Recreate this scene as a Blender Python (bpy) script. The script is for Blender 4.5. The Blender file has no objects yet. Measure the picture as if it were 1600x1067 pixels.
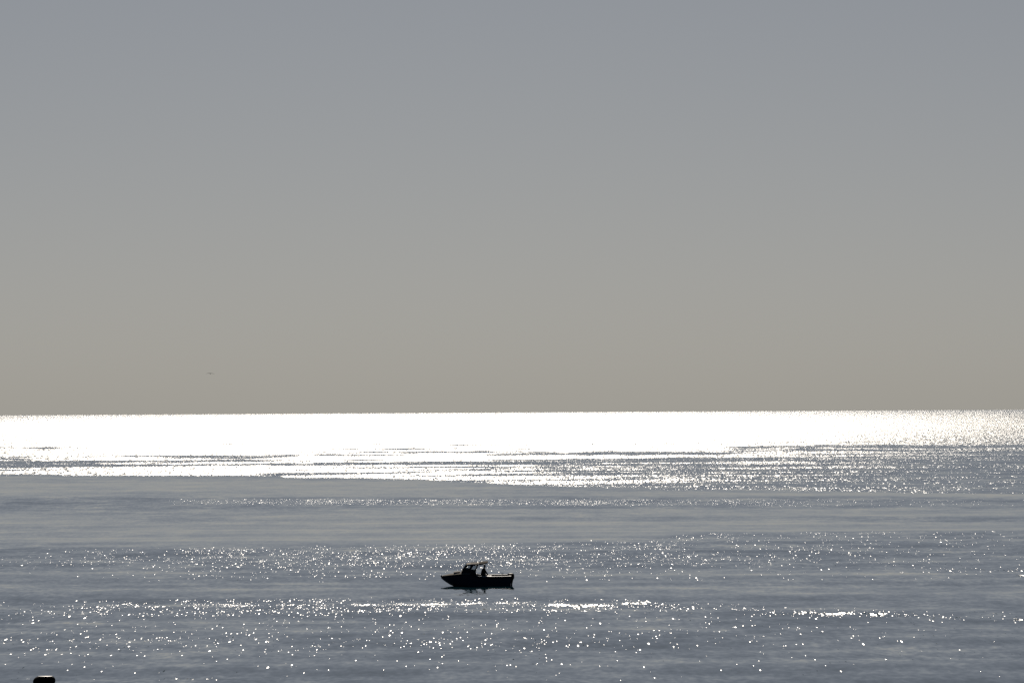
import bpy, bmesh, math
import numpy as np
from mathutils import Vector, Matrix

# ------------------------------------------------------------------ camera, sky, sun, exposure
S = bpy.context.scene
COL = S.collection
F = 12000.0                 # focal length in pixels of a 1600 wide picture
RE = 7.4e6                  # earth radius, with refraction
HC = 16.35                  # eye height above the sea
SUN_EL, SUN_AZ = math.radians(30.0), math.radians(-0.8)   # azimuth from +Y towards +X
DIP = math.sqrt(2 * HC / RE)
PITCH = math.atan((644.5 - 533.5) / F) - DIP
ROLL = math.atan(9.0 / 1600.0)

cam_d = bpy.data.cameras.new('camera')
cam_d.sensor_width = 36.0
cam_d.lens = F / 1600.0 * 36.0
cam_d.clip_start, cam_d.clip_end = 1.0, 200000.0
cam = bpy.data.objects.new('camera', cam_d)
COL.objects.link(cam)
cam.matrix_world = (Matrix.Translation((0, 0, HC)) @ Matrix.Rotation(math.pi / 2 + PITCH, 4, 'X')
                    @ Matrix.Rotation(-ROLL, 4, 'Z'))
S.camera = cam

W = bpy.data.worlds.new('World')
S.world = W
W.use_nodes = True
wn, wl = W.node_tree.nodes, W.node_tree.links
wn.clear()
sky = wn.new('ShaderNodeTexSky')
sky.sky_type = 'NISHITA'
sky.sun_disc = False
sky.sun_elevation = SUN_EL
sky.sun_rotation = SUN_AZ
sky.altitude = 0
sky.air_density, sky.dust_density, sky.ozone_density = 0.28, 1.12, 4.8
bg = wn.new('ShaderNodeBackground')
bg.inputs['Strength'].default_value = 0.05
wo = wn.new('ShaderNodeOutputWorld')
wb = wn.new('ShaderNodeVectorMath')           # camera white balance, even over the whole sky
wb.operation = 'MULTIPLY'
wb.inputs[1].default_value = (0.982, 1.003, 0.932)
wl.new(sky.outputs[0], wb.inputs[0])
wl.new(wb.outputs[0], bg.inputs['Color'])
wl.new(bg.outputs[0], wo.inputs['Surface'])

sun_d = bpy.data.lights.new('sun', 'SUN')
sun_d.energy = 5.0
sun_d.angle = math.radians(0.53)
sun_d.color = (1.0, 0.91, 0.79)
sun = bpy.data.objects.new('sun', sun_d)
COL.objects.link(sun)
to_sun = Vector((math.cos(SUN_EL) * math.sin(SUN_AZ), math.cos(SUN_EL) * math.cos(SUN_AZ), math.sin(SUN_EL)))
sun.rotation_euler = to_sun.to_track_quat('Z', 'Y').to_euler()
sun.location = (0, 0, 60)

S.view_settings.view_transform = 'Standard'
S.view_settings.look = 'None'
S.view_settings.exposure = -1.43
S.view_settings.gamma = 1.0
S.view_settings.use_curve_mapping = False
S.render.engine = 'CYCLES'
S.cycles.use_denoising = False
S.cycles.use_adaptive_sampling = False
S.cycles.sample_clamp_direct = 16.0
S.cycles.max_bounces = 6
S.render.filter_size = 1.9

# ------------------------------------------------------------------ helpers
def at(px, py, dist=None):
    """World point seen at a pixel of the 1600 wide photograph: on the sea, or at a given distance."""
    q = cam.matrix_world.to_3x3() @ Vector(((px - 800) / F, -(py - 533.5) / F, -1.0))
    q /= math.hypot(q.x, q.y)
    if dist is None:
        s = -q.z
        disc = s * s - 2 * HC / RE
        dist = (s - math.sqrt(max(disc, 0))) * RE
    return Vector((q.x * dist, q.y * dist, HC + q.z * dist))

def tag(o, label=None, cat=None, group=None, kind=None):
    for k, v in (('label', label), ('category', cat), ('group', group), ('kind', kind)):
        if v:
            o[k] = v
    return o

def link(name, me, mats, parent=None):
    o = bpy.data.objects.new(name, me)
    COL.objects.link(o)
    if me is not None:
        for m in (mats if isinstance(mats, (list, tuple)) else [mats]):
            me.materials.append(m)
    if parent:
        o.parent = parent
    return o

def from_bm(name, bm, mat, parent=None, smooth=False, bevel=0.0):
    bmesh.ops.recalc_face_normals(bm, faces=bm.faces)
    if bevel:
        bmesh.ops.bevel(bm, geom=[e for e in bm.edges if len(e.link_faces) == 2 and e.calc_face_angle(0) > 0.6],
                        offset=bevel, segments=2, affect='EDGES', profile=0.7)
    me = bpy.data.meshes.new(name)
    bm.to_mesh(me)
    bm.free()
    if smooth:
        for p in me.polygons:
            p.use_smooth = True
    return link(name, me, mat, parent)

def bm_box(bm, lo, hi, rot=None, piv=None):
    vs = [bm.verts.new((x, y, z)) for z in (lo[2], hi[2]) for y in (lo[1], hi[1]) for x in (lo[0], hi[0])]
    for f in ((0, 1, 3, 2), (4, 6, 7, 5), (0, 4, 5, 1), (2, 3, 7, 6), (0, 2, 6, 4), (1, 5, 7, 3)):
        bm.faces.new([vs[i] for i in f])
    if rot:
        bmesh.ops.rotate(bm, verts=vs, cent=piv or Vector(), matrix=rot)
    return vs

def bm_tube(bm, pts, rad, n=8, cap=True):
    pts = [Vector(p) for p in pts]
    rads = rad if isinstance(rad, (list, tuple)) else [rad] * len(pts)
    rings = []
    for i, p in enumerate(pts):
        d = (pts[min(i + 1, len(pts) - 1)] - pts[max(i - 1, 0)]).normalized()
        a = d.cross(Vector((0.13, 0.2, 1)) if abs(d.z) < 0.9 else Vector((1, 0.1, 0))).normalized()
        b = d.cross(a)
        rings.append([bm.verts.new(p + (a * math.cos(t) + b * math.sin(t)) * rads[i])
                      for t in (2 * math.pi * k / n for k in range(n))])
    for r0, r1 in zip(rings, rings[1:]):
        for k in range(n):
            bm.faces.new((r0[k], r0[(k + 1) % n], r1[(k + 1) % n], r1[k]))
    if cap:
        bm.faces.new(rings[0][::-1])
        bm.faces.new(rings[-1])

def bm_loft(bm, rings, close=True, caps=True):
    vr = [[bm.verts.new(p) for p in r] for r in rings]
    n = len(vr[0])
    for r0, r1 in zip(vr, vr[1:]):
        for k in range(n if close else n - 1):
            bm.faces.new((r0[k], r0[(k + 1) % n], r1[(k + 1) % n], r1[k]))
    if caps:
        bm.faces.new(vr[0][::-1])
        bm.faces.new(vr[-1])
    return vr

def bm_prism(bm, poly, y0, y1):
    """Extrude a closed outline in the x-z plane from y0 to y1."""
    bm_loft(bm, [[(x, y0, z) for x, z in poly], [(x, y1, z) for x, z in poly]])

def paint(name, col, rough=0.5, metal=0.0, spec=0.5, noise=0.15, scale=6.0):
    m = bpy.data.materials.new(name)
    m.use_nodes = True
    n, l = m.node_tree.nodes, m.node_tree.links
    b = n['Principled BSDF']
    b.inputs['Metallic'].default_value = metal
    b.inputs['Specular IOR Level'].default_value = spec
    tc = n.new('ShaderNodeTexCoord')
    nz = n.new('ShaderNodeTexNoise')
    nz.inputs['Scale'].default_value = scale
    nz.inputs['Detail'].default_value = 5
    l.new(tc.outputs['Object'], nz.inputs['Vector'])
    rp = n.new('ShaderNodeMapRange')
    rp.inputs['To Min'].default_value = 1 - noise
    rp.inputs['To Max'].default_value = 1 + noise
    l.new(nz.outputs[0], rp.inputs['Value'])
    mx = n.new('ShaderNodeVectorMath')
    mx.operation = 'SCALE'
    mx.inputs[0].default_value = col
    l.new(rp.outputs[0], mx.inputs['Scale'])
    l.new(mx.outputs[0], b.inputs['Base Color'])
    rr = n.new('ShaderNodeMapRange')
    rr.inputs['To Min'].default_value = max(rough - 0.08, 0.02)
    rr.inputs['To Max'].default_value = min(rough + 0.08, 1)
    l.new(nz.outputs[0], rr.inputs['Value'])
    l.new(rr.outputs[0], b.inputs['Roughness'])
    return m

# ------------------------------------------------------------------ the sea
class Nodes:
    def __init__(s, nt):
        s.n, s.l = nt.nodes, nt.links
    def put(s, sock, v):
        if isinstance(v, (int, float, tuple)):
            sock.default_value = v
        else:
            s.l.new(v, sock)
    def m(s, op, a, b=0.0, c=0.0, clamp=False):
        x = s.n.new('ShaderNodeMath')
        x.operation = op
        x.use_clamp = clamp
        for i, v in enumerate((a, b, c)):
            s.put(x.inputs[i], v)
        return x.outputs[0]
    def vec(s, x, y, z=0.0):
        c = s.n.new('ShaderNodeCombineXYZ')
        for i, v in enumerate((x, y, z)):
            s.put(c.inputs[i], v)
        return c.outputs[0]
    def sep(s, v):
        c = s.n.new('ShaderNodeSeparateXYZ')
        s.l.new(v, c.inputs[0])
        return c.outputs
    def noise(s, v, detail=2.0, rough=0.5):
        t = s.n.new('ShaderNodeTexNoise')
        t.noise_dimensions = '2D'
        t.inputs['Scale'].default_value = 1.0
        t.inputs['Detail'].default_value = detail
        t.inputs['Roughness'].default_value = rough
        s.l.new(v, t.inputs['Vector'])
        return s.m('SUBTRACT', t.outputs[0], 0.5)
    def attr(s, name):
        a = s.n.new('ShaderNodeAttribute')
        a.attribute_name = name
        return a.outputs['Fac']

def sea_material():
    m = bpy.data.materials.new('sea_water')
    m.use_nodes = True
    N = Nodes(m.node_tree)
    N.n.clear()
    geo = N.n.new('ShaderNodeNewGeometry')
    P = N.sep(geo.outputs['Position'])
    X, Y = P[0], P[1]
    ruf, slk = N.attr('ruffle'), N.attr('slick')
    # gentle ripple: slopes towards the shore, less in the slicks
    n1 = N.noise(N.vec(N.m('MULTIPLY', X, 1 / 2.6), N.m('MULTIPLY', Y, 1 / 9.0)), 3.0, 0.6)
    n2 = N.noise(N.vec(N.m('MULTIPLY', X, 1 / 0.5), N.m('MULTIPLY', Y, 1 / 3.0), 0.0), 2.0)
    n3 = N.noise(N.vec(N.m('MULTIPLY', X, 1 / 14.0), N.m('MULTIPLY', Y, 1 / 34.0)), 3.0, 0.6)
    lean = N.m('ADD', N.m('MULTIPLY', n1, 0.07), N.m('ADD', N.m('MULTIPLY', n2, 0.055), N.m('MULTIPLY', n3, 0.08)))
    calm = N.m('SUBTRACT', 1.0, N.m('MULTIPLY', slk, 0.72))
    lean = N.m('MULTIPLY', N.m('ADD', lean, LEAN), calm)
    side = N.m('MULTIPLY', n2, 0.05)
    # capillary facets: small steep faces scattered over the ruffled water
    crs = N.attr('coarse')
    fine = N.m('SUBTRACT', 1.0, N.m('MULTIPLY', crs, 0.8))
    steep = 0.0
    for w, l, dens, off in ((0.10, 2.0, fine, 0.0), (0.15, 3.6, N.m('MULTIPLY', fine, 0.6), 37.3), (0.25, 8.0, N.m('MULTIPLY', crs, 1.5), 71.9)):
        v = N.n.new('ShaderNodeTexVoronoi')
        v.voronoi_dimensions = '2D'
        v.inputs['Scale'].default_value = 1.0
        v.inputs['Randomness'].default_value = 1.0
        N.l.new(N.vec(N.m('MULTIPLY_ADD', X, 1 / w, off), N.m('MULTIPLY_ADD', Y, 1 / l, off)), v.inputs['Vector'])
        c = N.sep(v.outputs['Color'])
        wh = N.n.new('ShaderNodeTexWhiteNoise')
        wh.noise_dimensions = '3D'
        N.l.new(v.outputs['Position'], wh.inputs['Vector'])
        w2 = N.sep(wh.outputs['Color'])
        r = N.m('SQRT', N.m('MULTIPLY', N.m('LOGARITHM', N.m('MAXIMUM', c[0], 0.0005), math.e), -2.0))
        a = N.m('MULTIPLY', c[1], 2 * math.pi)
        fx = N.m('MULTIPLY', N.m('MULTIPLY', r, N.m('COSINE', a)), 0.08)
        fy = N.m('MULTIPLY_ADD', N.m('MULTIPLY', r, N.m('SINE', a)), 0.04, 0.25)
        on = N.m('LESS_THAN', c[2], N.m('MULTIPLY', ruf, dens))
        size = N.m('MULTIPLY_ADD', N.m('POWER', w2[0], 2.0), 0.27, 0.10)
        on = N.m('MULTIPLY', on, N.m('LESS_THAN', v.outputs['Distance'], N.m('ADD', size, N.m('MULTIPLY', N.m('MAXIMUM', N.m('SUBTRACT', ruf, 0.45), 0.0), 1.2))))
        steep = N.m('MAXIMUM', steep, on)
        lean = N.m('ADD', lean, N.m('MULTIPLY', on, N.m('SUBTRACT', fy, lean)))
        side = N.m('ADD', side, N.m('MULTIPLY', on, N.m('SUBTRACT', fx, side)))
    add = N.n.new('ShaderNodeVectorMath')
    add.operation = 'ADD'
    N.l.new(geo.outputs['Normal'], add.inputs[0])
    N.l.new(N.vec(side, N.m('MULTIPLY', lean, -1.0), 0.0), add.inputs[1])
    nrm = N.n.new('ShaderNodeVectorMath')
    nrm.operation = 'NORMALIZE'
    N.l.new(add.outputs[0], nrm.inputs[0])
    fr = N.n.new('ShaderNodeFresnel')
    fr.inputs['IOR'].default_value = 1.333
    N.l.new(nrm.outputs[0], fr.inputs['Normal'])
    gl = N.n.new('ShaderNodeBsdfAnisotropic')
    gl.distribution = 'BECKMANN'
    N.l.new(N.m('MULTIPLY_ADD', steep, 0.14, 0.06), gl.inputs['Roughness'])
    gl.inputs['Color'].default_value = (1, 1, 1, 1)
    N.l.new(nrm.outputs[0], gl.inputs['Normal'])
    df = N.n.new('ShaderNodeBsdfDiffuse')
    df.inputs['Color'].default_value = (0.012, 0.062, 0.078, 1)
    mx = N.n.new('ShaderNodeMixShader')
    N.l.new(fr.outputs[0], mx.inputs[0])
    N.l.new(df.outputs[0], mx.inputs[1])
    N.l.new(gl.outputs[0], mx.inputs[2])
    out = N.n.new('ShaderNodeOutputMaterial')
    N.l.new(mx.outputs[0], out.inputs['Surface'])
    return m

LEAN = 0.031

def vnoise(u, v, seed):
    """Smooth value noise in numpy, 0..1."""
    rng = np.random.RandomState(seed)
    tab = rng.rand(256, 256)
    iu, iv = np.floor(u).astype(int), np.floor(v).astype(int)
    fu, fv = u - iu, v - iv
    fu, fv = fu * fu * (3 - 2 * fu), fv * fv * (3 - 2 * fv)
    g = lambda a, b: tab[a % 256, b % 256]
    return ((g(iu, iv) * (1 - fu) + g(iu + 1, iv) * fu) * (1 - fv)
            + (g(iu, iv + 1) * (1 - fu) + g(iu + 1, iv + 1) * fu) * fv)

def sstep(x, a, b):
    t = np.clip((x - a) / (b - a), 0, 1)
    return t * t * (3 - 2 * t)

def band(y, top, bot, soft_t=2.0, soft_b=4.0):
    return sstep(y, top - soft_t, top + soft_t) * (1 - sstep(y, bot - soft_b, bot + soft_b))

def sea_maps(az, r):
    """Wind-ruffled patches and slicks of this bay as functions of bearing and range."""
    u = 800 + F * np.tan(np.clip(az, -0.2, 0.2))
    dep = HC / r + r / (2 * RE) - DIP
    y = 649 - 9 * u / 1600 + F * dep
    v = F * dep
    I = lambda xs, ys: np.interp(u, xs, ys)
    n_clump = vnoise(u / 38 + 3, y / 5.0, 1) * 0.6 + vnoise(u / 13, y / 2.5, 2) * 0.4
    n_str = vnoise(u / 260 + 0.5 * vnoise(u / 90, y / 9, 9), y / 3.6, 3) * 0.6 + vnoise(u / 90, y / 2.2, 4) * 0.4
    n_big = vnoise(u / 300 + 7, y / 14, 5)
    edge = 1.6 * (vnoise(u / 30, y * 0, 6) - 0.5) + 5 * (vnoise(u / 130, y * 0, 7) - 0.5)
    # far ruffled water up to the horizon
    low = I([0, 430, 445, 650, 750, 900, 1200, 1600], [742, 744, 747, 748, 754, 761, 766, 770]) + edge * 0.5
    far = 1 - sstep(y, low - 1.0, low + 1.0)
    dens = np.interp(v, [0, 8, 25, 40, 55, 75, 100, 130], [0.57, 0.72, 1.0, 1.05, 0.9, 0.74, 0.7, 0.6])
    w_ = v + 2.2 * (vnoise(u / 210, v / 15, 11) - 0.5) + 0.8 * (vnoise(u / 45, v / 6, 12) - 0.5)
    n_line = vnoise(u / 330 + 3, w_ / 2.0, 13) * 0.52 + vnoise(u / 120, w_ / 1.3, 14) * 0.30 + vnoise(u / 34, w_ / 2.4, 15) * 0.18
    cut = np.interp(v, [0, 30, 46, 56, 75, 100, 130], [-1, 0.0, 0.24, 0.38, 0.50, 0.50, 0.42])
    cut = cut + I([0, 90, 200, 500, 800, 1100, 1600], [0.05, 0.02, -0.02, -0.02, 0.0, 0.02, 0.05]) * sstep(v, 40, 80)
    cut = cut - 0.25 * sstep(v, 82, 90) * (1 - sstep(u, 500, 900))
    streak = sstep(n_line, cut - 0.13, cut + 0.13)
    wedge = band(y, I([300, 440, 560, 700], [739.5, 738.5, 738.0, 736]), I([300, 440, 560, 700], [741, 743, 740.5, 738]), .6, .6)
    streak = streak * (1 - 0.95 * wedge * sstep(u, 380, 440) * (1 - sstep(u, 620, 700)))
    right = I([0, 400, 700, 1000, 1600], [1, 1, 1, 0.88, 0.64])
    right = 1 - (1 - right) * sstep(v, 4, 50)
    ruf = far * dens * right * (0.07 + 0.93 * streak)
    # thin lines and bands of glints in the nearer water
    cl = sstep(n_clump, 0.30, 0.72)
    b1 = band(y, 780 + edge * 0.3, I([0, 1600], [786, 791]), 1, 2) * I([0, 250, 330, 620, 900, 1150, 1350, 1600], [0, 0, .14, .28, .28, .16, .07, .05])
    top2 = I([0, 300, 500, 800, 900, 1000, 1100, 1600], [858, 855, 853, 850, 847, 841, 833, 828])
    b2 = band(y, top2 + edge * 0.2, I([0, 500, 1600], [884, 886, 882]), 1, 6) * I([0, 250, 500, 900, 1150, 1600], [.05, .12, .165, .165, .11, .06])
    b2b = band(y, 862, 905, 3, 6) * 0.055 * I([0, 150, 300, 900, 1100, 1600], [.1, .3, 1, 1, .5, .5])
    b2c = band(y, 885, 893, 2, 2) * I([0, 1400, 1470, 1600], [0, 0, .28, .3])
    glint_streak = 1.2 * np.exp(-((y - 899) / 0.9) ** 2) * sstep(u, 1578, 1592) * (1 - sstep(u, 1615, 1635))  # dense steep facets added here to make a bright glint streak
    top3 = I([0, 500, 800, 1000, 1100, 1250, 1400, 1600], [938, 935, 934, 936, 941, 948, 950, 957])
    th3 = I([0, 600, 1000, 1200, 1600], [27, 24, 20, 16, 12])
    b3 = band(y, top3 + edge * 0.2, top3 + th3, 1.2, 6) * I([0, 60, 120, 600, 1000, 1100, 1600], [.10, .19, .27, .29, .27, .15, .13])
    core = I([0, 500, 800, 900, 1000, 1100, 1250, 1350, 1600], [947, 944, 941, 946, 941, 950, 958, 959, 967])
    b3 += np.exp(-((y - core) / 2.6) ** 2) * I([0, 300, 600, 850, 1000, 1060, 1200, 1280, 1400, 1440, 1600], [.15, .3, .5, .75, .65, .3, .5, .8, 1.0, .55, 1.0])
    b3b = band(y, top3 + 14, 1000, 6, 10) * 0.03
    b4 = band(y, 996, 1014, 2, 5) * I([0, 100, 500, 800, 950, 1600], [.14, .14, .14, .10, .035, .02])
    b5 = band(y, 965, 1052, 8, 8) * I([0, 500, 900, 1300, 1600], [.03, .024, .024, .022, .012])
    b6 = np.exp(-((y - 1058) / 2.0) ** 2) * I([0, 220, 250, 330, 350, 1600], [.05, .05, .5, .5, .03, .0])
    near = b1 * (0.5 + 0.8 * cl) + (b2 + b2c + b3 + b4 + b6) * (0.12 + 1.35 * cl) + (b2b + b3b + b5) * (0.4 + cl)
    ruf = np.maximum(ruf, np.minimum(near * 0.66, 0.78) * (1 - far) + glint_streak)
    # slicks: smooth water that shows the pale low sky
    slk = np.interp(y, [640, 740, 748, 756, 774, 779, 790, 800, 826, 846, 853, 858, 884, 892, 915, 922, 930, 936, 950, 1000, 1067],
                    [.2, .2, .55, .85, .75, .2, .25, .75, .95, .9, .5, .05, .2, .45, .4, .5, .55, .1, .2, .25, .15])
    slk = slk + (n_big - 0.5) * 0.55 + (n_str - 0.5) * 0.35
    slk += 0.3 * band(y, I([0, 1600], [768, 770]), I([0, 1600], [772, 776]), 3, 3) * sstep(u, 700, 1000)
    slk -= 0.35 * band(y, I([0, 1600], [806, 806]), I([0, 1600], [810, 816]), 3, 3) * sstep(u, 400, 900)
    slk += 0.25 * band(y, 890, 918, 4, 4) * (1 - sstep(u, 200, 450))
    slk -= 0.5 * band(y, top2 - 1, top2 + 30, 2, 8) * sstep(u, 800, 1100)
    slk -= 0.12 * band(y, 908, 922, 3, 5) * sstep(u, 640, 690) * (1 - sstep(u, 810, 850))
    slk *= (1 - 0.5 * np.clip(b2 * 4, 0, 1)) * (1 - 0.8 * far)
    return np.clip(ruf, 0, 1.5), np.clip(slk, 0, 1), far * sstep(v, 22, 60)

def build_sea():
    y_rows = np.concatenate([np.geomspace(F * 0.9, 700, 40), np.arange(698, 430, -3.0), np.arange(430, 140, -1.3),
                             np.arange(140, 4, -0.7), np.array([3, 2, 1, 0.4, 0])])
    dep = y_rows / F + DIP
    disc = np.maximum(dep ** 2 - 2 * HC / RE, 0)
    rr = (dep - np.sqrt(disc)) * RE
    rr = np.concatenate([rr, [rr[-1] * 1.25, rr[-1] * 1.6, rr[-1] * 2.2]])
    h = 0.0850
    az = np.concatenate([np.linspace(-math.pi, -0.35, 40)[:-1], np.linspace(-0.35, -h, 24)[:-1], np.linspace(-h, h, 380),
                         np.linspace(h, 0.35, 24)[1:], np.linspace(0.35, math.pi, 40)[1:]])
    na, nr = len(az), len(rr)
    A, R = np.meshgrid(az, rr)
    X, Y = R * np.sin(A), R * np.cos(A)
    Z = -R * R / (2 * RE)
    fade = (1 - sstep(R, 700, 1500)) * sstep(R, 100, 250)
    Z += fade * (0.05 * np.sin(2 * math.pi * (Y + 0.12 * X) / 57 + 1.3 * np.sin(X / 60))
                 + 0.022 * np.sin(2 * math.pi * (Y - 0.2 * X) / 23 + 2.0 * np.sin(X / 31)))
    ruf, slk, crs = sea_maps(A, R)
    co = np.stack([X, Y, Z], -1).reshape(-1, 3)
    i = np.arange(nr - 1)[:, None] * na + np.arange(na - 1)[None, :]
    q = np.stack([i, i + 1, i + na + 1, i + na], -1).reshape(-1, 4)
    me = bpy.data.meshes.new('sea')
    me.vertices.add(len(co))
    me.vertices.foreach_set('co', co.ravel())
    me.loops.add(q.size)
    me.loops.foreach_set('vertex_index', q.ravel())
    me.polygons.add(len(q))
    me.polygons.foreach_set('loop_start', np.arange(0, q.size, 4))
    me.update(calc_edges=True)
    me.polygons.foreach_set('use_smooth', np.ones(len(q), bool))
    for name, val in (('ruffle', ruf), ('slick', slk), ('coarse', crs)):
        me.attributes.new(name, 'FLOAT', 'POINT').data.foreach_set('value', val.ravel().astype(np.float32))
    tag(link('sea', me, sea_material()), kind='structure')

build_sea()

# ------------------------------------------------------------------ materials of the things
M_HULL = paint('hull_paint', (0.055, 0.060, 0.085), 0.6, spec=0.15)
M_WHITE = paint('white_gelcoat', (0.72, 0.70, 0.66), 0.28)
M_DECK = paint('deck_paint', (0.50, 0.45, 0.38), 0.85, spec=0.15)
M_ROOF = paint('roof_paint', (0.52, 0.46, 0.40), 0.8, spec=0.2)
M_CABIN = paint('cabin_paint', (0.03, 0.032, 0.042), 0.5, spec=0.15)
M_CANVAS = paint('canvas', (0.20, 0.175, 0.15), 0.9, spec=0.1, scale=30)
M_RUBBER = paint('black_rubber', (0.012, 0.012, 0.013), 0.6, spec=0.2)
M_COWL = paint('engine_cowl', (0.010, 0.010, 0.012), 0.45, spec=0.25)
M_STEEL = paint('stainless_steel', (0.62, 0.62, 0.60), 0.2, metal=1.0)
M_SEAT = paint('seat_vinyl', (0.04, 0.04, 0.045), 0.6, spec=0.2)
M_COAT = paint('coat_cloth', (0.012, 0.013, 0.017), 0.9, spec=0.05, scale=20)
M_TROUS = paint('trouser_cloth', (0.015, 0.015, 0.018), 0.9, spec=0.05, scale=20)
M_SKIN = paint('skin', (0.32, 0.19, 0.13), 0.55, spec=0.3)
M_CAP = paint('cap_cloth', (0.012, 0.012, 0.014), 0.9, spec=0.05)
M_TIMBER = paint('tarred_timber', (0.016, 0.014, 0.012), 0.85, spec=0.1, noise=0.4, scale=3)
M_TOP = paint('sunlit_top', (0.72, 0.68, 0.60), 0.4, noise=0.3, scale=4)  # sunlight on the post's top put into a pale colour
M_PLUME = paint('feathers', (0.10, 0.095, 0.09), 0.9, spec=0.05)
M_GLASS = bpy.data.materials.new('window_glass')
M_GLASS.use_nodes = True
_n, _l = M_GLASS.node_tree.nodes, M_GLASS.node_tree.links
_n.clear()
_t = _n.new('ShaderNodeBsdfTransparent')
_t.inputs[0].default_value = (0.86, 0.88, 0.89, 1)
_g = _n.new('ShaderNodeBsdfGlossy')
_g.inputs['Roughness'].default_value = 0.04
_lw = _n.new('ShaderNodeFresnel')
_mx = _n.new('ShaderNodeMixShader')
_o = _n.new('ShaderNodeOutputMaterial')
_l.new(_lw.outputs[0], _mx.inputs[0])
_l.new(_t.outputs[0], _mx.inputs[1])
_l.new(_g.outputs[0], _mx.inputs[2])
_l.new(_mx.outputs[0], _o.inputs[0])

# ------------------------------------------------------------------ the boat (bow towards -x, metres, waterline at z = 0)
BOAT = at(745.5, 914.3)
HEEL = math.radians(3.6)
K = 18.0
bx = lambda px: (px - 745.5) / K
bz = lambda py: (914.3 - py) / K

boat = bpy.data.objects.new('motor_boat', None)
COL.objects.link(boat)
boat.location = BOAT
boat.rotation_euler = (HEEL, 0, 0)
tag(boat, 'dark motor boat with raked wheelhouse and open stern, bow pointing left on calm sea', 'boat')

# stations along the hull: px, half beam and height at sheer, at chine, keel height
ST = [(689.3, .05, .84, .03, .74, .66), (692, .20, .87, .08, .62, .52), (697, .42, .91, .20, .45, .30),
      (704, .64, .97, .38, .28, .06), (713, .82, 1.04, .58, .16, -.16), (724, .95, 1.11, .75, .08, -.28),
      (735, 1.01, 1.12, .85, .04, -.33), (741, 1.03, 1.05, .88, .02, -.35), (745, 1.04, .90, .89, .01, -.36),
      (750, 1.05, .84, .90, .0, -.36), (768, 1.05, .83, .91, .0, -.36), (785, 1.03, .83, .90, .0, -.36), (798.3, 1.0, .84, .88, .0, -.36)]

def station(i, inset=0.0):
    px, bs, zs, bc, zc, zk = ST[i]
    return px, max(bs - inset, .02), zs, max(bc - inset, .02), zc, zk

bm = bmesh.new()
rings = []
for i in range(len(ST)):
    px, bs, zs, bc, zc, zk = station(i)
    x = bx(px)
    mid = lambda a, b, t: a + (b - a) * t
    rings.append([(x, -bs, zs), (x, -mid(bs, bc, .5) - .03 * (bs > .3), mid(zs, zc, .5)), (x, -bc, zc), (x, -bc * .5, mid(zc, zk, .55)), (x, 0, zk),
                  (x, bc * .5, mid(zc, zk, .55)), (x, bc, zc), (x, mid(bs, bc, .5) + .03 * (bs > .3), mid(zs, zc, .5)), (x, bs, zs)])
vr = bm_loft(bm, rings, close=False, caps=False)
bm.faces.new(vr[0])
bm.faces.new(vr[-1][::-1])
# inside skin and cockpit sole, so that the open stern well has real sides
ins = []
for i in range(7, len(ST)):
    px, bs, zs, bc, zc, zk = station(i, .07)
    x = bx(px) - (.06 if i == len(ST) - 1 else 0)
    ins.append([(x, -bs, zs - .01), (x, -bc, .13), (x, bc, .13), (x, bs, zs - .01)])
vi = bm_loft(bm, ins, close=False, caps=False)
bm.faces.new(vi[0])
bm.faces.new(vi[-1])
hull = from_bm('hull', bm, M_HULL, boat)

# rubbing strake along both sides
for s in (-1, 1):
    bm = bmesh.new()
    bm_tube(bm, [(bx(ST[i][0]), s * (ST[i][1] + .012), ST[i][2] - .07) for i in range(len(ST))], .03, 6)
    from_bm('rubbing_strake', bm, M_RUBBER, boat, True)

# foredeck with crown, and raised hatch
bm = bmesh.new()
rings = []
for i in range(0, 7):
    px, bs, zs, *_ = ST[i]
    rings.append([(bx(px), bs * t, zs + .004 + .09 * min(1, bs) * (1 - t * t)) for t in (-1, -.75, -.4, 0, .4, .75, 1)]
                 + [(bx(px), bs * t, zs - .03) for t in (1, -1)])
bm_loft(bm, rings)
fd = from_bm('foredeck', bm, M_DECK, boat)
bm = bmesh.new()
bm_box(bm, (bx(709), -.36, 1.085), (bx(719), .36, 1.215), Matrix.Rotation(-.10, 3, 'Y'), Vector((bx(714), 0, 1.12)))
from_bm('hatch', bm, M_ROOF, fd, bevel=.02)

# side decks (gunwale tops) and transom top, white
for s in (-1, 1):
    bm = bmesh.new()
    rings = []
    for i in range(8, len(ST)):
        px, bs, zs, *_ = ST[i]
        x = bx(px)
        o, n = s * (bs + .02), s * (bs - .24)
        rings.append([(x, o, zs), (x, o, zs + .035), (x, s * (bs - .02), zs + .05), (x, n + s * .02, zs + .05), (x, n, zs + .035), (x, n, zs)])
    bm_loft(bm, rings)
    from_bm('gunwale', bm, M_WHITE, boat)
bm = bmesh.new()
bm_box(bm, (bx(795.3), -.755, .835), (bx(799.0), .755, .885))
from_bm('transom_top', bm, M_CABIN, boat, bevel=.012)

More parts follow.
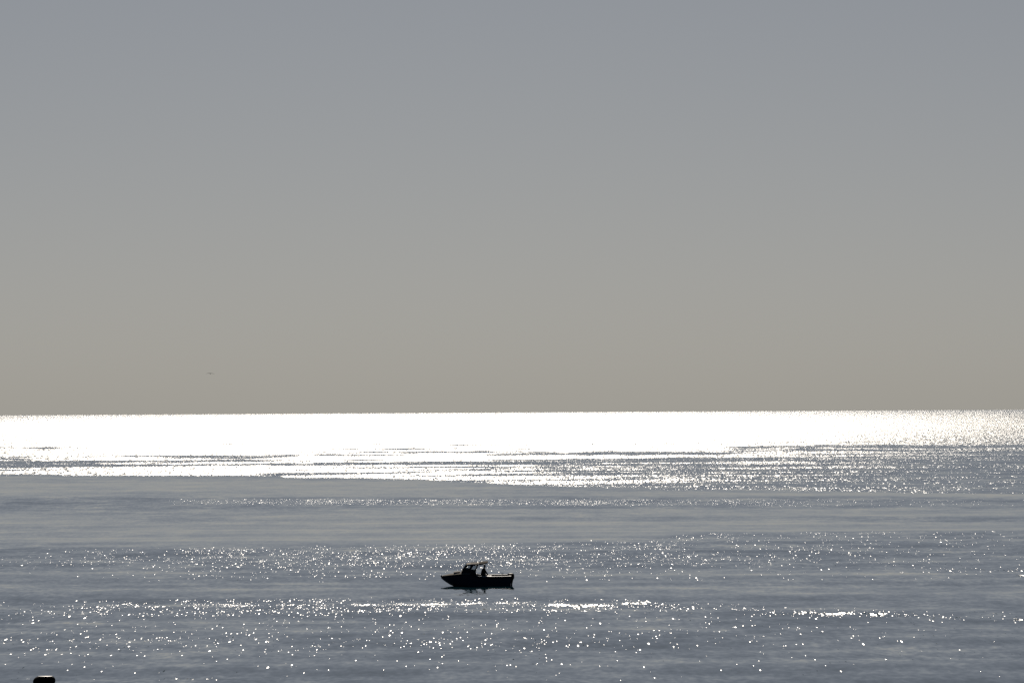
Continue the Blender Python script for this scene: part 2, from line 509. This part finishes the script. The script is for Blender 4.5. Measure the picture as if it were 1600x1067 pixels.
# wheelhouse: side panels with openings, pillars as one frame each side
def quad_frame(bm, outer, holes, y0, y1):
    """Flat panel with quadrilateral holes, outline in x-z, thickness y0..y1 (bridged by triangulation)."""
    b2 = bmesh.new()
    loops = [outer] + holes
    edges = []
    for lp in loops:
        vs = [b2.verts.new((x, y0, z)) for x, z in lp]
        edges += [b2.edges.new((vs[i], vs[(i + 1) % len(vs)])) for i in range(len(vs))]
    bmesh.ops.triangle_fill(b2, edges=edges, use_beauty=True)
    # remove faces that fill the holes
    def inside(p, lp):
        c = False
        for i in range(len(lp)):
            (x1, z1), (x2, z2) = lp[i], lp[(i + 1) % len(lp)]
            if (z1 > p[1]) != (z2 > p[1]) and p[0] < (x2 - x1) * (p[1] - z1) / (z2 - z1) + x1:
                c = not c
        return c
    bad = [f for f in b2.faces if any(inside((f.calc_center_median().x, f.calc_center_median().z), h) for h in holes)]
    bmesh.ops.delete(b2, geom=bad, context='FACES_ONLY')
    r = bmesh.ops.extrude_face_region(b2, geom=b2.faces[:])
    bmesh.ops.translate(b2, verts=[v for v in r['geom'] if isinstance(v, bmesh.types.BMVert)], vec=(0, y1 - y0, 0))
    me = bpy.data.meshes.new('tmp')
    b2.to_mesh(me)
    b2.free()
    bm.from_mesh(me)
    bpy.data.meshes.remove(me)

P = lambda px, py, dz=0.05: (bx(px), bz(py) + dz)
side_outline = [P(719.5, 893.5), P(722.0, 892.6), P(729.6, 881.6), P(748.0, 880.8), P(747.2, 883.0), P(744.6, 889.5), P(743.4, 894.5), P(744.2, 897.6), P(741, 898.5), P(725, 898.5)]
win1 = [P(726.6, 889.0), P(731.2, 882.9), P(735.8, 882.8), P(734.0, 889.0)]
win2 = [P(735.8, 891.0), P(739.8, 883.2), P(745.9, 882.9), P(742.6, 891.0)]
for s in (-1, 1):
    y0 = s * .86
    bm = bmesh.new()
    quad_frame(bm, side_outline, [win1, win2], y0, y0 + s * .04)
    sp = from_bm('cabin_side', bm, M_CABIN, boat)
    for wq in (win1, win2):
        bm = bmesh.new()
        cx, cz = sum(p[0] for p in wq) / 4, sum(p[1] for p in wq) / 4
        bm_prism(bm, [(cx + (x - cx) * 1.02, cz + (z - cz) * 1.02) for x, z in wq], y0 + s * .016, y0 + s * .022)
        from_bm('side_window', bm, M_GLASS, sp)
# windscreen: frame with two panes and a centre bar
a, b = Vector((bx(721.6), 0, bz(893.2) + .05)), Vector((bx(729.4), 0, bz(881.9) + .05))
bm = bmesh.new()
for yy in (-.83, 0, .83):
    bm_tube(bm, [a + Vector((0, yy, 0)), b + Vector((0, yy, 0))], .028, 6)
for p in (a, b):
    bm_tube(bm, [p + Vector((0, -.83, 0)), p + Vector((0, .83, 0))], .028, 6)
ws = from_bm('windscreen_frame', bm, M_CABIN, boat)
nrm = (b - a).normalized().cross(Vector((0, 1, 0))) * .004
for y0, y1 in ((-.80, -.03), (.03, .80)):
    bm = bmesh.new()
    bm_loft(bm, [[tuple(p + Vector((0, yy, 0)) + nrm * k) for p, yy in ((a, y0), (b, y0), (b, y1), (a, y1))] for k in (-1, 1)])
    from_bm('windscreen_pane', bm, M_GLASS, ws)

# roof: hard top, then a tan canvas awning rising aft
bm = bmesh.new()
rings = []
for px, py in ((729.0, 881.9), (730.0, 880.9), (738, 880.2), (748.5, 879.9)):
    x, z = bx(px), bz(py) + .045
    rings.append([(x, .93 * t, z + .03 * (1 - t * t)) for t in (-1, -.5, 0, .5, 1)] + [(x, .93 * t, z - .06) for t in (1, -1)])
bm_loft(bm, rings)
rf = from_bm('roof', bm, M_ROOF, boat)
for yy in (-.55, .55):
    bm = bmesh.new()
    bm_tube(bm, [(bx(736), yy, 1.95), (bx(736.6), yy, 2.02), (bx(745.4), yy, 2.04), (bx(746), yy, 1.97)], .016, 6)
    from_bm('roof_rail', bm, M_ROOF, rf, True)
bm = bmesh.new()
rings = []
for px, py, w, th in ((748.7, 879.7, .92, .14), (755, 879.0, .92, .10), (760.5, 878.3, .88, .06), (762.6, 878.2, .80, .04)):
    x, z = bx(px), bz(py) + .045
    rings.append([(x, w * t, z + .07 * (1 - t * t)) for t in (-1, -.5, 0, .5, 1)] + [(x, w * t, z - th) for t in (1, -1)])
bm_loft(bm, rings)
aw = from_bm('awning', bm, M_CANVAS, boat)
bm = bmesh.new()
for s in (-1, 1):
    bm_tube(bm, [(bx(745.2), s * .83, bz(885.5)), (bx(752), s * .84, bz(881.3)), (bx(761), s * .8, bz(879.2))], .016, 6)
bm_tube(bm, [(bx(761), -.8, bz(879.2)), (bx(761), .8, bz(879.2))], .016, 6)
from_bm('awning_strut', bm, M_STEEL, aw, True)

# dash, wheel and helm seats inside the wheelhouse
bm = bmesh.new()
bm_box(bm, (bx(722), -.82, .6), (bx(727), .82, 1.20))
dash = from_bm('dashboard', bm, M_CABIN, boat, bevel=.02)
bm = bmesh.new()
c = Vector((bx(728.6), .42, 1.16))
ring = [c + Matrix.Rotation(-.5, 3, 'Y') @ Vector((0, .17 * math.cos(t), .17 * math.sin(t))) for t in np.linspace(0, 2 * math.pi, 17)]
bm_tube(bm, ring, .014, 6, cap=False)
bm_tube(bm, [ring[2], ring[10]], .012, 5)
bm_tube(bm, [c, c + Vector((-.12, 0, -.05))], .02, 6)
from_bm('steering_wheel', bm, M_RUBBER, dash, True)
for yy in (-.42, .42):
    bm = bmesh.new()
    bm_box(bm, (bx(733.5), yy - .22, .55), (bx(741.0), yy + .22, .66))
    st = from_bm('seat', bm, M_SEAT, boat, bevel=.03)
    bm = bmesh.new()
    bm_box(bm, (bx(740.3), yy - .22, .62), (bx(742.0), yy + .22, 1.02), Matrix.Rotation(.12, 3, 'Y'), Vector((bx(741), yy, .62)))
    from_bm('backrest', bm, M_SEAT, st, bevel=.03)
    bm = bmesh.new()
    bm_tube(bm, [(bx(737.3), yy, .13), (bx(737.3), yy, .55)], [.09, .05], 8)
    from_bm('pedestal', bm, M_STEEL, st)

# bow rail, cleats, navigation mast and rod holders
bm = bmesh.new()
for px, yy in ((752.0, -.93), (760.2, -.93), (752.0, .93), (785, .93)):
    bmc = bmesh.new()
    x, z = bx(px), .885
    bm_tube(bmc, [(x - .12, yy, z + .05), (x - .05, yy, z + .065), (x + .05, yy, z + .065), (x + .12, yy, z + .05)], [.014, .022, .022, .014], 6)
    for d in (-.035, .035):
        bm_tube(bmc, [(x + d, yy, z - .01), (x + d, yy, z + .06)], .016, 6)
    from_bm('cleat', bmc, M_STEEL, boat, True)
bm.free()
bm = bmesh.new()
bm_tube(bm, [(bx(690.5), 0, .885), (bx(689.0), 0, .86)], .035, 8)
bm_box(bm, (bx(688.4), -.06, .80), (bx(692), .06, .89))
from_bm('bow_roller', bm, M_RUBBER, boat)

# stern bench and its cushion
bm = bmesh.new()
bm_box(bm, (bx(784.5), -.76, .15), (bx(792.5), .76, .52))
sb = from_bm('stern_bench', bm, M_CABIN, boat, bevel=.02)
bm = bmesh.new()
bm_box(bm, (bx(784.2), -.74, .523), (bx(792.4), .74, .60))
from_bm('cushion', bm, M_SEAT, sb, bevel=.03)

# outboard engine
eng = bpy.data.objects.new('outboard_engine', None)
COL.objects.link(eng)
eng.parent = boat
eng.location = (bx(800.2), 0, 0)
ex = lambda px: (px - 799) / K
bm = bmesh.new()
prof = [(.52, -.24, .13, .15), (.62, -.36, .19, .20), (.78, -.42, .20, .23), (.93, -.42, .185, .22), (1.01, -.37, .14, .19), (1.045, -.28, .06, .12)]
rings = []
for z, x0, x1, hw in prof:
    cx, hx = (x0 + x1) / 2, (x1 - x0) / 2
    rings.append([(cx + hx * math.copysign(abs(math.cos(t)) ** .6, math.cos(t)), hw * math.copysign(abs(math.sin(t)) ** .6, math.sin(t)), z)
                  for t in np.linspace(0, 2 * math.pi, 20, endpoint=False)])
bm_loft(bm, rings)
from_bm('cowl', bm, M_COWL, eng, True)
bm = bmesh.new()
leg = [(.60, -.17, .14, .14), (.45, -.12, .10, .11), (.15, -.10, .03, .08), (-.30, -.10, .02, .06), (-.55, -.1, .06, .05)]
rings = [[((a0 + a1) / 2 + (a1 - a0) / 2 * math.cos(t), hw * math.sin(t), z) for t in np.linspace(0, 2 * math.pi, 14, endpoint=False)] for z, a0, a1, hw in leg]
bm_loft(bm, rings)
bm_tube(bm, [(-.22, 0, -.56), (-.1, 0, -.57), (.14, 0, -.57), (.2, 0, -.57)], [.02, .07, .07, .05], 10)
bm_box(bm, (-.10, -.09, -.335), (.16, .09, -.32))
from_bm('engine_leg', bm, M_COWL, eng, True)
bm = bmesh.new()
for k in range(3):
    t = 2 * math.pi * k / 3
    R3 = Matrix.Rotation(t, 3, 'X')
    vs = [bm.verts.new(Vector((.23, 0, -.57)) + R3 @ Vector(p)) for p in ((-.02, -.02, .04), (.02, .03, .04), (.04, .10, .17), (.0, .02, .20), (-.03, -.06, .15))]
    f = bm.faces.new(vs)
    r = bmesh.ops.extrude_face_region(bm, geom=[f])
    bmesh.ops.translate(bm, verts=[v for v in r['geom'] if isinstance(v, bmesh.types.BMVert)], vec=(.012, 0, 0))
from_bm('propeller', bm, M_STEEL, eng)
bm = bmesh.new()
bm_box(bm, (-.20, -.13, .30), (-.09, .13, .74))
from_bm('mounting_bracket', bm, M_COWL, eng, bevel=.015)

# ------------------------------------------------------------------ the person standing in the boat, and the cool box beside him
BM = Matrix.Translation(BOAT) @ Matrix.Rotation(HEEL, 4, 'X')

def skin_mesh(name, verts, edges, mat, parent=None, sub=2, root=0):
    """verts: (x, y, z, rx, ry); a continuous surface grown over a skeleton, then baked."""
    me = bpy.data.meshes.new(name)
    me.from_pydata([v[:3] for v in verts], edges, [])
    o = link(name, me, mat, parent)
    o.modifiers.new('skin', 'SKIN').use_smooth_shade = True
    for i, d in enumerate(me.skin_vertices[0].data):
        d.radius = (verts[i][3], verts[i][4] if len(verts[i]) > 4 else verts[i][3])
        d.use_root = i == root
    m = o.modifiers.new('subdivision', 'SUBSURF')
    m.levels = m.render_levels = sub
    return o

person = bpy.data.objects.new('person', None)
COL.objects.link(person)
person.location = BM @ Vector((bx(755.6), -.10, .132))
person.scale = (1.06, 1.06, .945)
tag(person, 'standing person in dark bulky coat and cap behind the wheelhouse of the boat', 'person')
# local: +x aft (the way he faces), +y away from the camera, feet at z = 0
V, E = [], []
def chain(pts, start=None):
    prev = start
    ids = []
    for p in pts:
        V.append(p)
        i = len(V) - 1
        if prev is not None:
            E.append((prev, i))
        prev = i
        ids.append(i)
    return ids
tor = chain([(-.03, 0, .90, .145, .115), (-.01, 0, 1.05, .135, .11), (.02, 0, 1.22, .155, .115), (.05, 0, 1.36, .15, .10), (.065, 0, 1.44, .06, .06), (.085, 0, 1.50, .058, .058)])
hd = chain([(.10, 0, 1.565, .085, .078), (.095, 0, 1.64, .098, .082), (.085, 0, 1.70, .075, .07)], tor[-1])
for s in (-1, 1):
    lg = chain([(-.03, s * .10, .84, .095), (.0, s * .115, .48, .062), (-.02, s * .12, .30, .058), (-.05, s * .125, .09, .042), (-.04, s * .125, .045, .045), (.10, s * .135, .035, .038), (.17, s * .14, .03, .028)], tor[0])
arm_a = [(.05, -.18, 1.37, .062), (.17, -.25, 1.16, .046), (.27, -.22, .98, .040), (.37, -.17, .855, .028), (.41, -.165, .825, .03)]
arm_b = [(.04, .18, 1.37, .062), (.05, .26, 1.13, .046), (.10, .27, .96, .040), (.19, .22, .86, .028), (.23, .20, .845, .03)]
hands = []
for arm in (arm_a, arm_b):
    hands.append(chain(arm, tor[3])[-1])
for h_i, base, d in ((hands[0], arm_a[-1], Vector((.8, .05, -.45))), (hands[1], arm_b[-1], Vector((.8, -.25, -.25)))):
    b0 = Vector(base[:3])
    d = d.normalized()
    sd = d.cross(Vector((0, 0, 1))).normalized()
    for k, ln in enumerate((.065, .075, .07, .055)):
        o_ = sd * (k - 1.5) * .019
        chain([tuple(b0 + d * .055 + o_) + (.0095,), tuple(b0 + d * (.055 + ln * .5) + o_ + Vector((0, 0, -.008))) + (.0085,), tuple(b0 + d * (.05 + ln) + o_ + Vector((0, 0, -.03))) + (.007,)], h_i)
    chain([tuple(b0 + d * .02 + sd * -.035) + (.011,), tuple(b0 + d * .055 + sd * -.055 + Vector((0, 0, -.012))) + (.009,)], h_i)
chain([(.195, 0, 1.60, .016, .013)], hd[0])            # nose
body = skin_mesh('body', V, E, M_SKIN, person)
V, E = [], []
ct = chain([(-.035, 0, .76, .22, .22), (-.03, 0, .92, .215, .215), (-.015, 0, 1.06, .205, .205), (.01, 0, 1.22, .205, .205), (.035, 0, 1.37, .205, .185), (.058, 0, 1.47, .115, .11)])
for arm in (arm_a, arm_b):
    chain([(p[0], p[1], p[2], p[3] + .028) for p in arm[:4]], ct[4])
skin_mesh('coat', V, E, M_COAT, person)
V, E = [], []
tr = chain([(-.03, 0, .90, .16, .13)])
for s in (-1, 1):
    chain([(-.03, s * .10, .82, .112), (.0, s * .115, .48, .082), (-.02, s * .12, .28, .076), (-.045, s * .125, .10, .066)], tr[0])
skin_mesh('trousers', V, E, M_TROUS, person)
for s in (-1, 1):
    V, E = [], []
    chain([(-.05, s * .125, .14, .062), (-.045, s * .125, .06, .06), (.06, s * .13, .045, .052), (.17, s * .14, .035, .042)])
    skin_mesh('boot', V, E, M_RUBBER, person)
bm = bmesh.new()
bmesh.ops.create_uvsphere(bm, u_segments=16, v_segments=10, radius=1.0)
bmesh.ops.delete(bm, geom=[v for v in bm.verts if v.co.z < -.25], context='VERTS')
bmesh.ops.transform(bm, verts=bm.verts, matrix=Matrix.Translation((.082, 0, 1.655)) @ Matrix.Diagonal((.128, .115, .112, 1)))
bm_loft(bm, [[(.15 + .10 * math.cos(t) * (math.cos(t) > 0), .08 * math.sin(t), 1.66 + dz - .012 * math.cos(t)) for t in np.linspace(-math.pi / 2, math.pi / 2, 9)] for dz in (0, .012)])
from_bm('cap', bm, M_CAP, person, True)
for s in (-1, 1):
    bm = bmesh.new()
    bmesh.ops.create_icosphere(bm, subdivisions=1, radius=.012, matrix=Matrix.Translation((.182, s * .034, 1.622)))
    from_bm('eye', bm, M_RUBBER, person, True)
    bm = bmesh.new()
    bmesh.ops.create_icosphere(bm, subdivisions=2, radius=1, matrix=Matrix.Translation((.085, s * .086, 1.605)) @ Matrix.Diagonal((.028, .012, .034, 1)))
    from_bm('ear', bm, M_SKIN, person, True)
bm = bmesh.new()
bm_tube(bm, [(.174, -.026, 1.55), (.184, 0, 1.552), (.174, .026, 1.55)], [.004, .007, .004], 6)
from_bm('mouth', bm, M_SKIN, person, True)

cool = bpy.data.objects.new('cool_box', None)
COL.objects.link(cool)
cool.location = BM @ Vector((bx(764.2), -.12, .135))
cool.rotation_euler = (HEEL, 0, 0)
tag(cool, 'pale box with sunlit lid in the boat under the hand of the person', 'box')
bm = bmesh.new()
bm_box(bm, (-.2, -.35, .0), (.2, .35, .64))
from_bm('box_body', bm, M_DECK, cool, bevel=.02)
bm = bmesh.new()
bm_box(bm, (-.22, -.37, .643), (.22, .37, .715))
lid = from_bm('lid', bm, M_WHITE, cool, bevel=.02)
bm = bmesh.new()
bm_tube(bm, [(-.16, -.372, .6), (-.16, -.42, .6), (.16, -.42, .6), (.16, -.372, .6)], .014, 6)
from_bm('handle', bm, M_STEEL, cool, True)

# ------------------------------------------------------------------ the gull over the horizon
BIRD_D = 1150.0
bird_p = at(328.6, 583.6, BIRD_D)
KB = F / BIRD_D
bm = bmesh.new()
rings = []
for y_, rad in ((-.24, .015), (-.20, .04), (-.13, .045), (-.02, .075), (.10, .07), (.22, .04), (.30, .05), (.36, .02)):
    # tail at -y, head at +y: it flies away from the shore
    wx = 1.5 if y_ < -.15 else 1.0
    rings.append([(rad * wx * math.cos(t), y_, rad * .85 * math.sin(t) / wx) for t in np.linspace(0, 2 * math.pi, 12, endpoint=False)])
bm_loft(bm, rings)
for s in (-1, 1):
    sec = []
    for t in np.linspace(0, 1, 9):
        x = s * (.05 + .56 * t)
        z = .03 + .05 * math.sin(t * 2.4) - .17 * t ** 2.2
        ch = .15 * (1 - t ** 2.5 * .75)
        yc = .06 - .10 * max(0, t - .45)
        th = .032 * (1 - t * .6)
        sec.append([(x, yc + ch * .5, z), (x, yc + ch * .1, z + th), (x, yc - ch * .5, z), (x, yc + ch * .1, z - th * .5)])
    bm_loft(bm, sec)
gull = from_bm('gull', bm, M_PLUME, None, True)
gull.location = bird_p
gull.rotation_euler = (0, math.radians(4), 0)
tag(gull, 'small grey-brown gull gliding with drooping wings low in the empty sky', 'bird')

# ------------------------------------------------------------------ the post at the lower left corner
POST_D = 300.0
pt = at(69.0, 1055.8, POST_D)
KP = F / POST_D
post = bpy.data.objects.new('mooring_post', None)
COL.objects.link(post)
sea_z = -POST_D ** 2 / (2 * RE)
post.location = (pt.x, pt.y, sea_z)
H = pt.z - sea_z
tag(post, 'black round-shouldered post with sunlit flat top, cut by the bottom edge of the picture', 'post')
def lathe(name, prof, mat, lean=0.0, n=28):
    bm = bmesh.new()
    rings = [[(r * math.cos(t) + sh, r * math.sin(t), z) for t in np.linspace(0, 2 * math.pi, n, endpoint=False)] for r, z, sh in prof]
    bm_loft(bm, rings)
    return from_bm(name, bm, mat, post, True)
q = 1 / KP
lathe('shaft', [(13.0 * q, -3.0, 0), (13.0 * q, 0.0, 0), (13.5 * q, H - 30 * q, 0), (15.2 * q, H - 17 * q, 0)], M_TIMBER)
lathe('head', [(14.5 * q, H - 18 * q, 0), (16.6 * q, H - 13 * q, -.6 * q), (17.6 * q, H - 8.5 * q, -.1 * q), (17.3 * q, H - 5.5 * q, .3 * q),
               (15.6 * q, H - 2.6 * q, 1.0 * q), (13.4 * q, H - 1.0 * q, 1.4 * q), (12.2 * q, H - .6 * q, 1.5 * q)], M_TIMBER)
lathe('top_plate', [(12.4 * q, H - .62 * q, 1.5 * q), (12.4 * q, H - .15 * q, 1.5 * q), (11.4 * q, H + .05 * q, 1.5 * q), (.5 * q, H + .35 * q, 1.5 * q)], M_TOP)
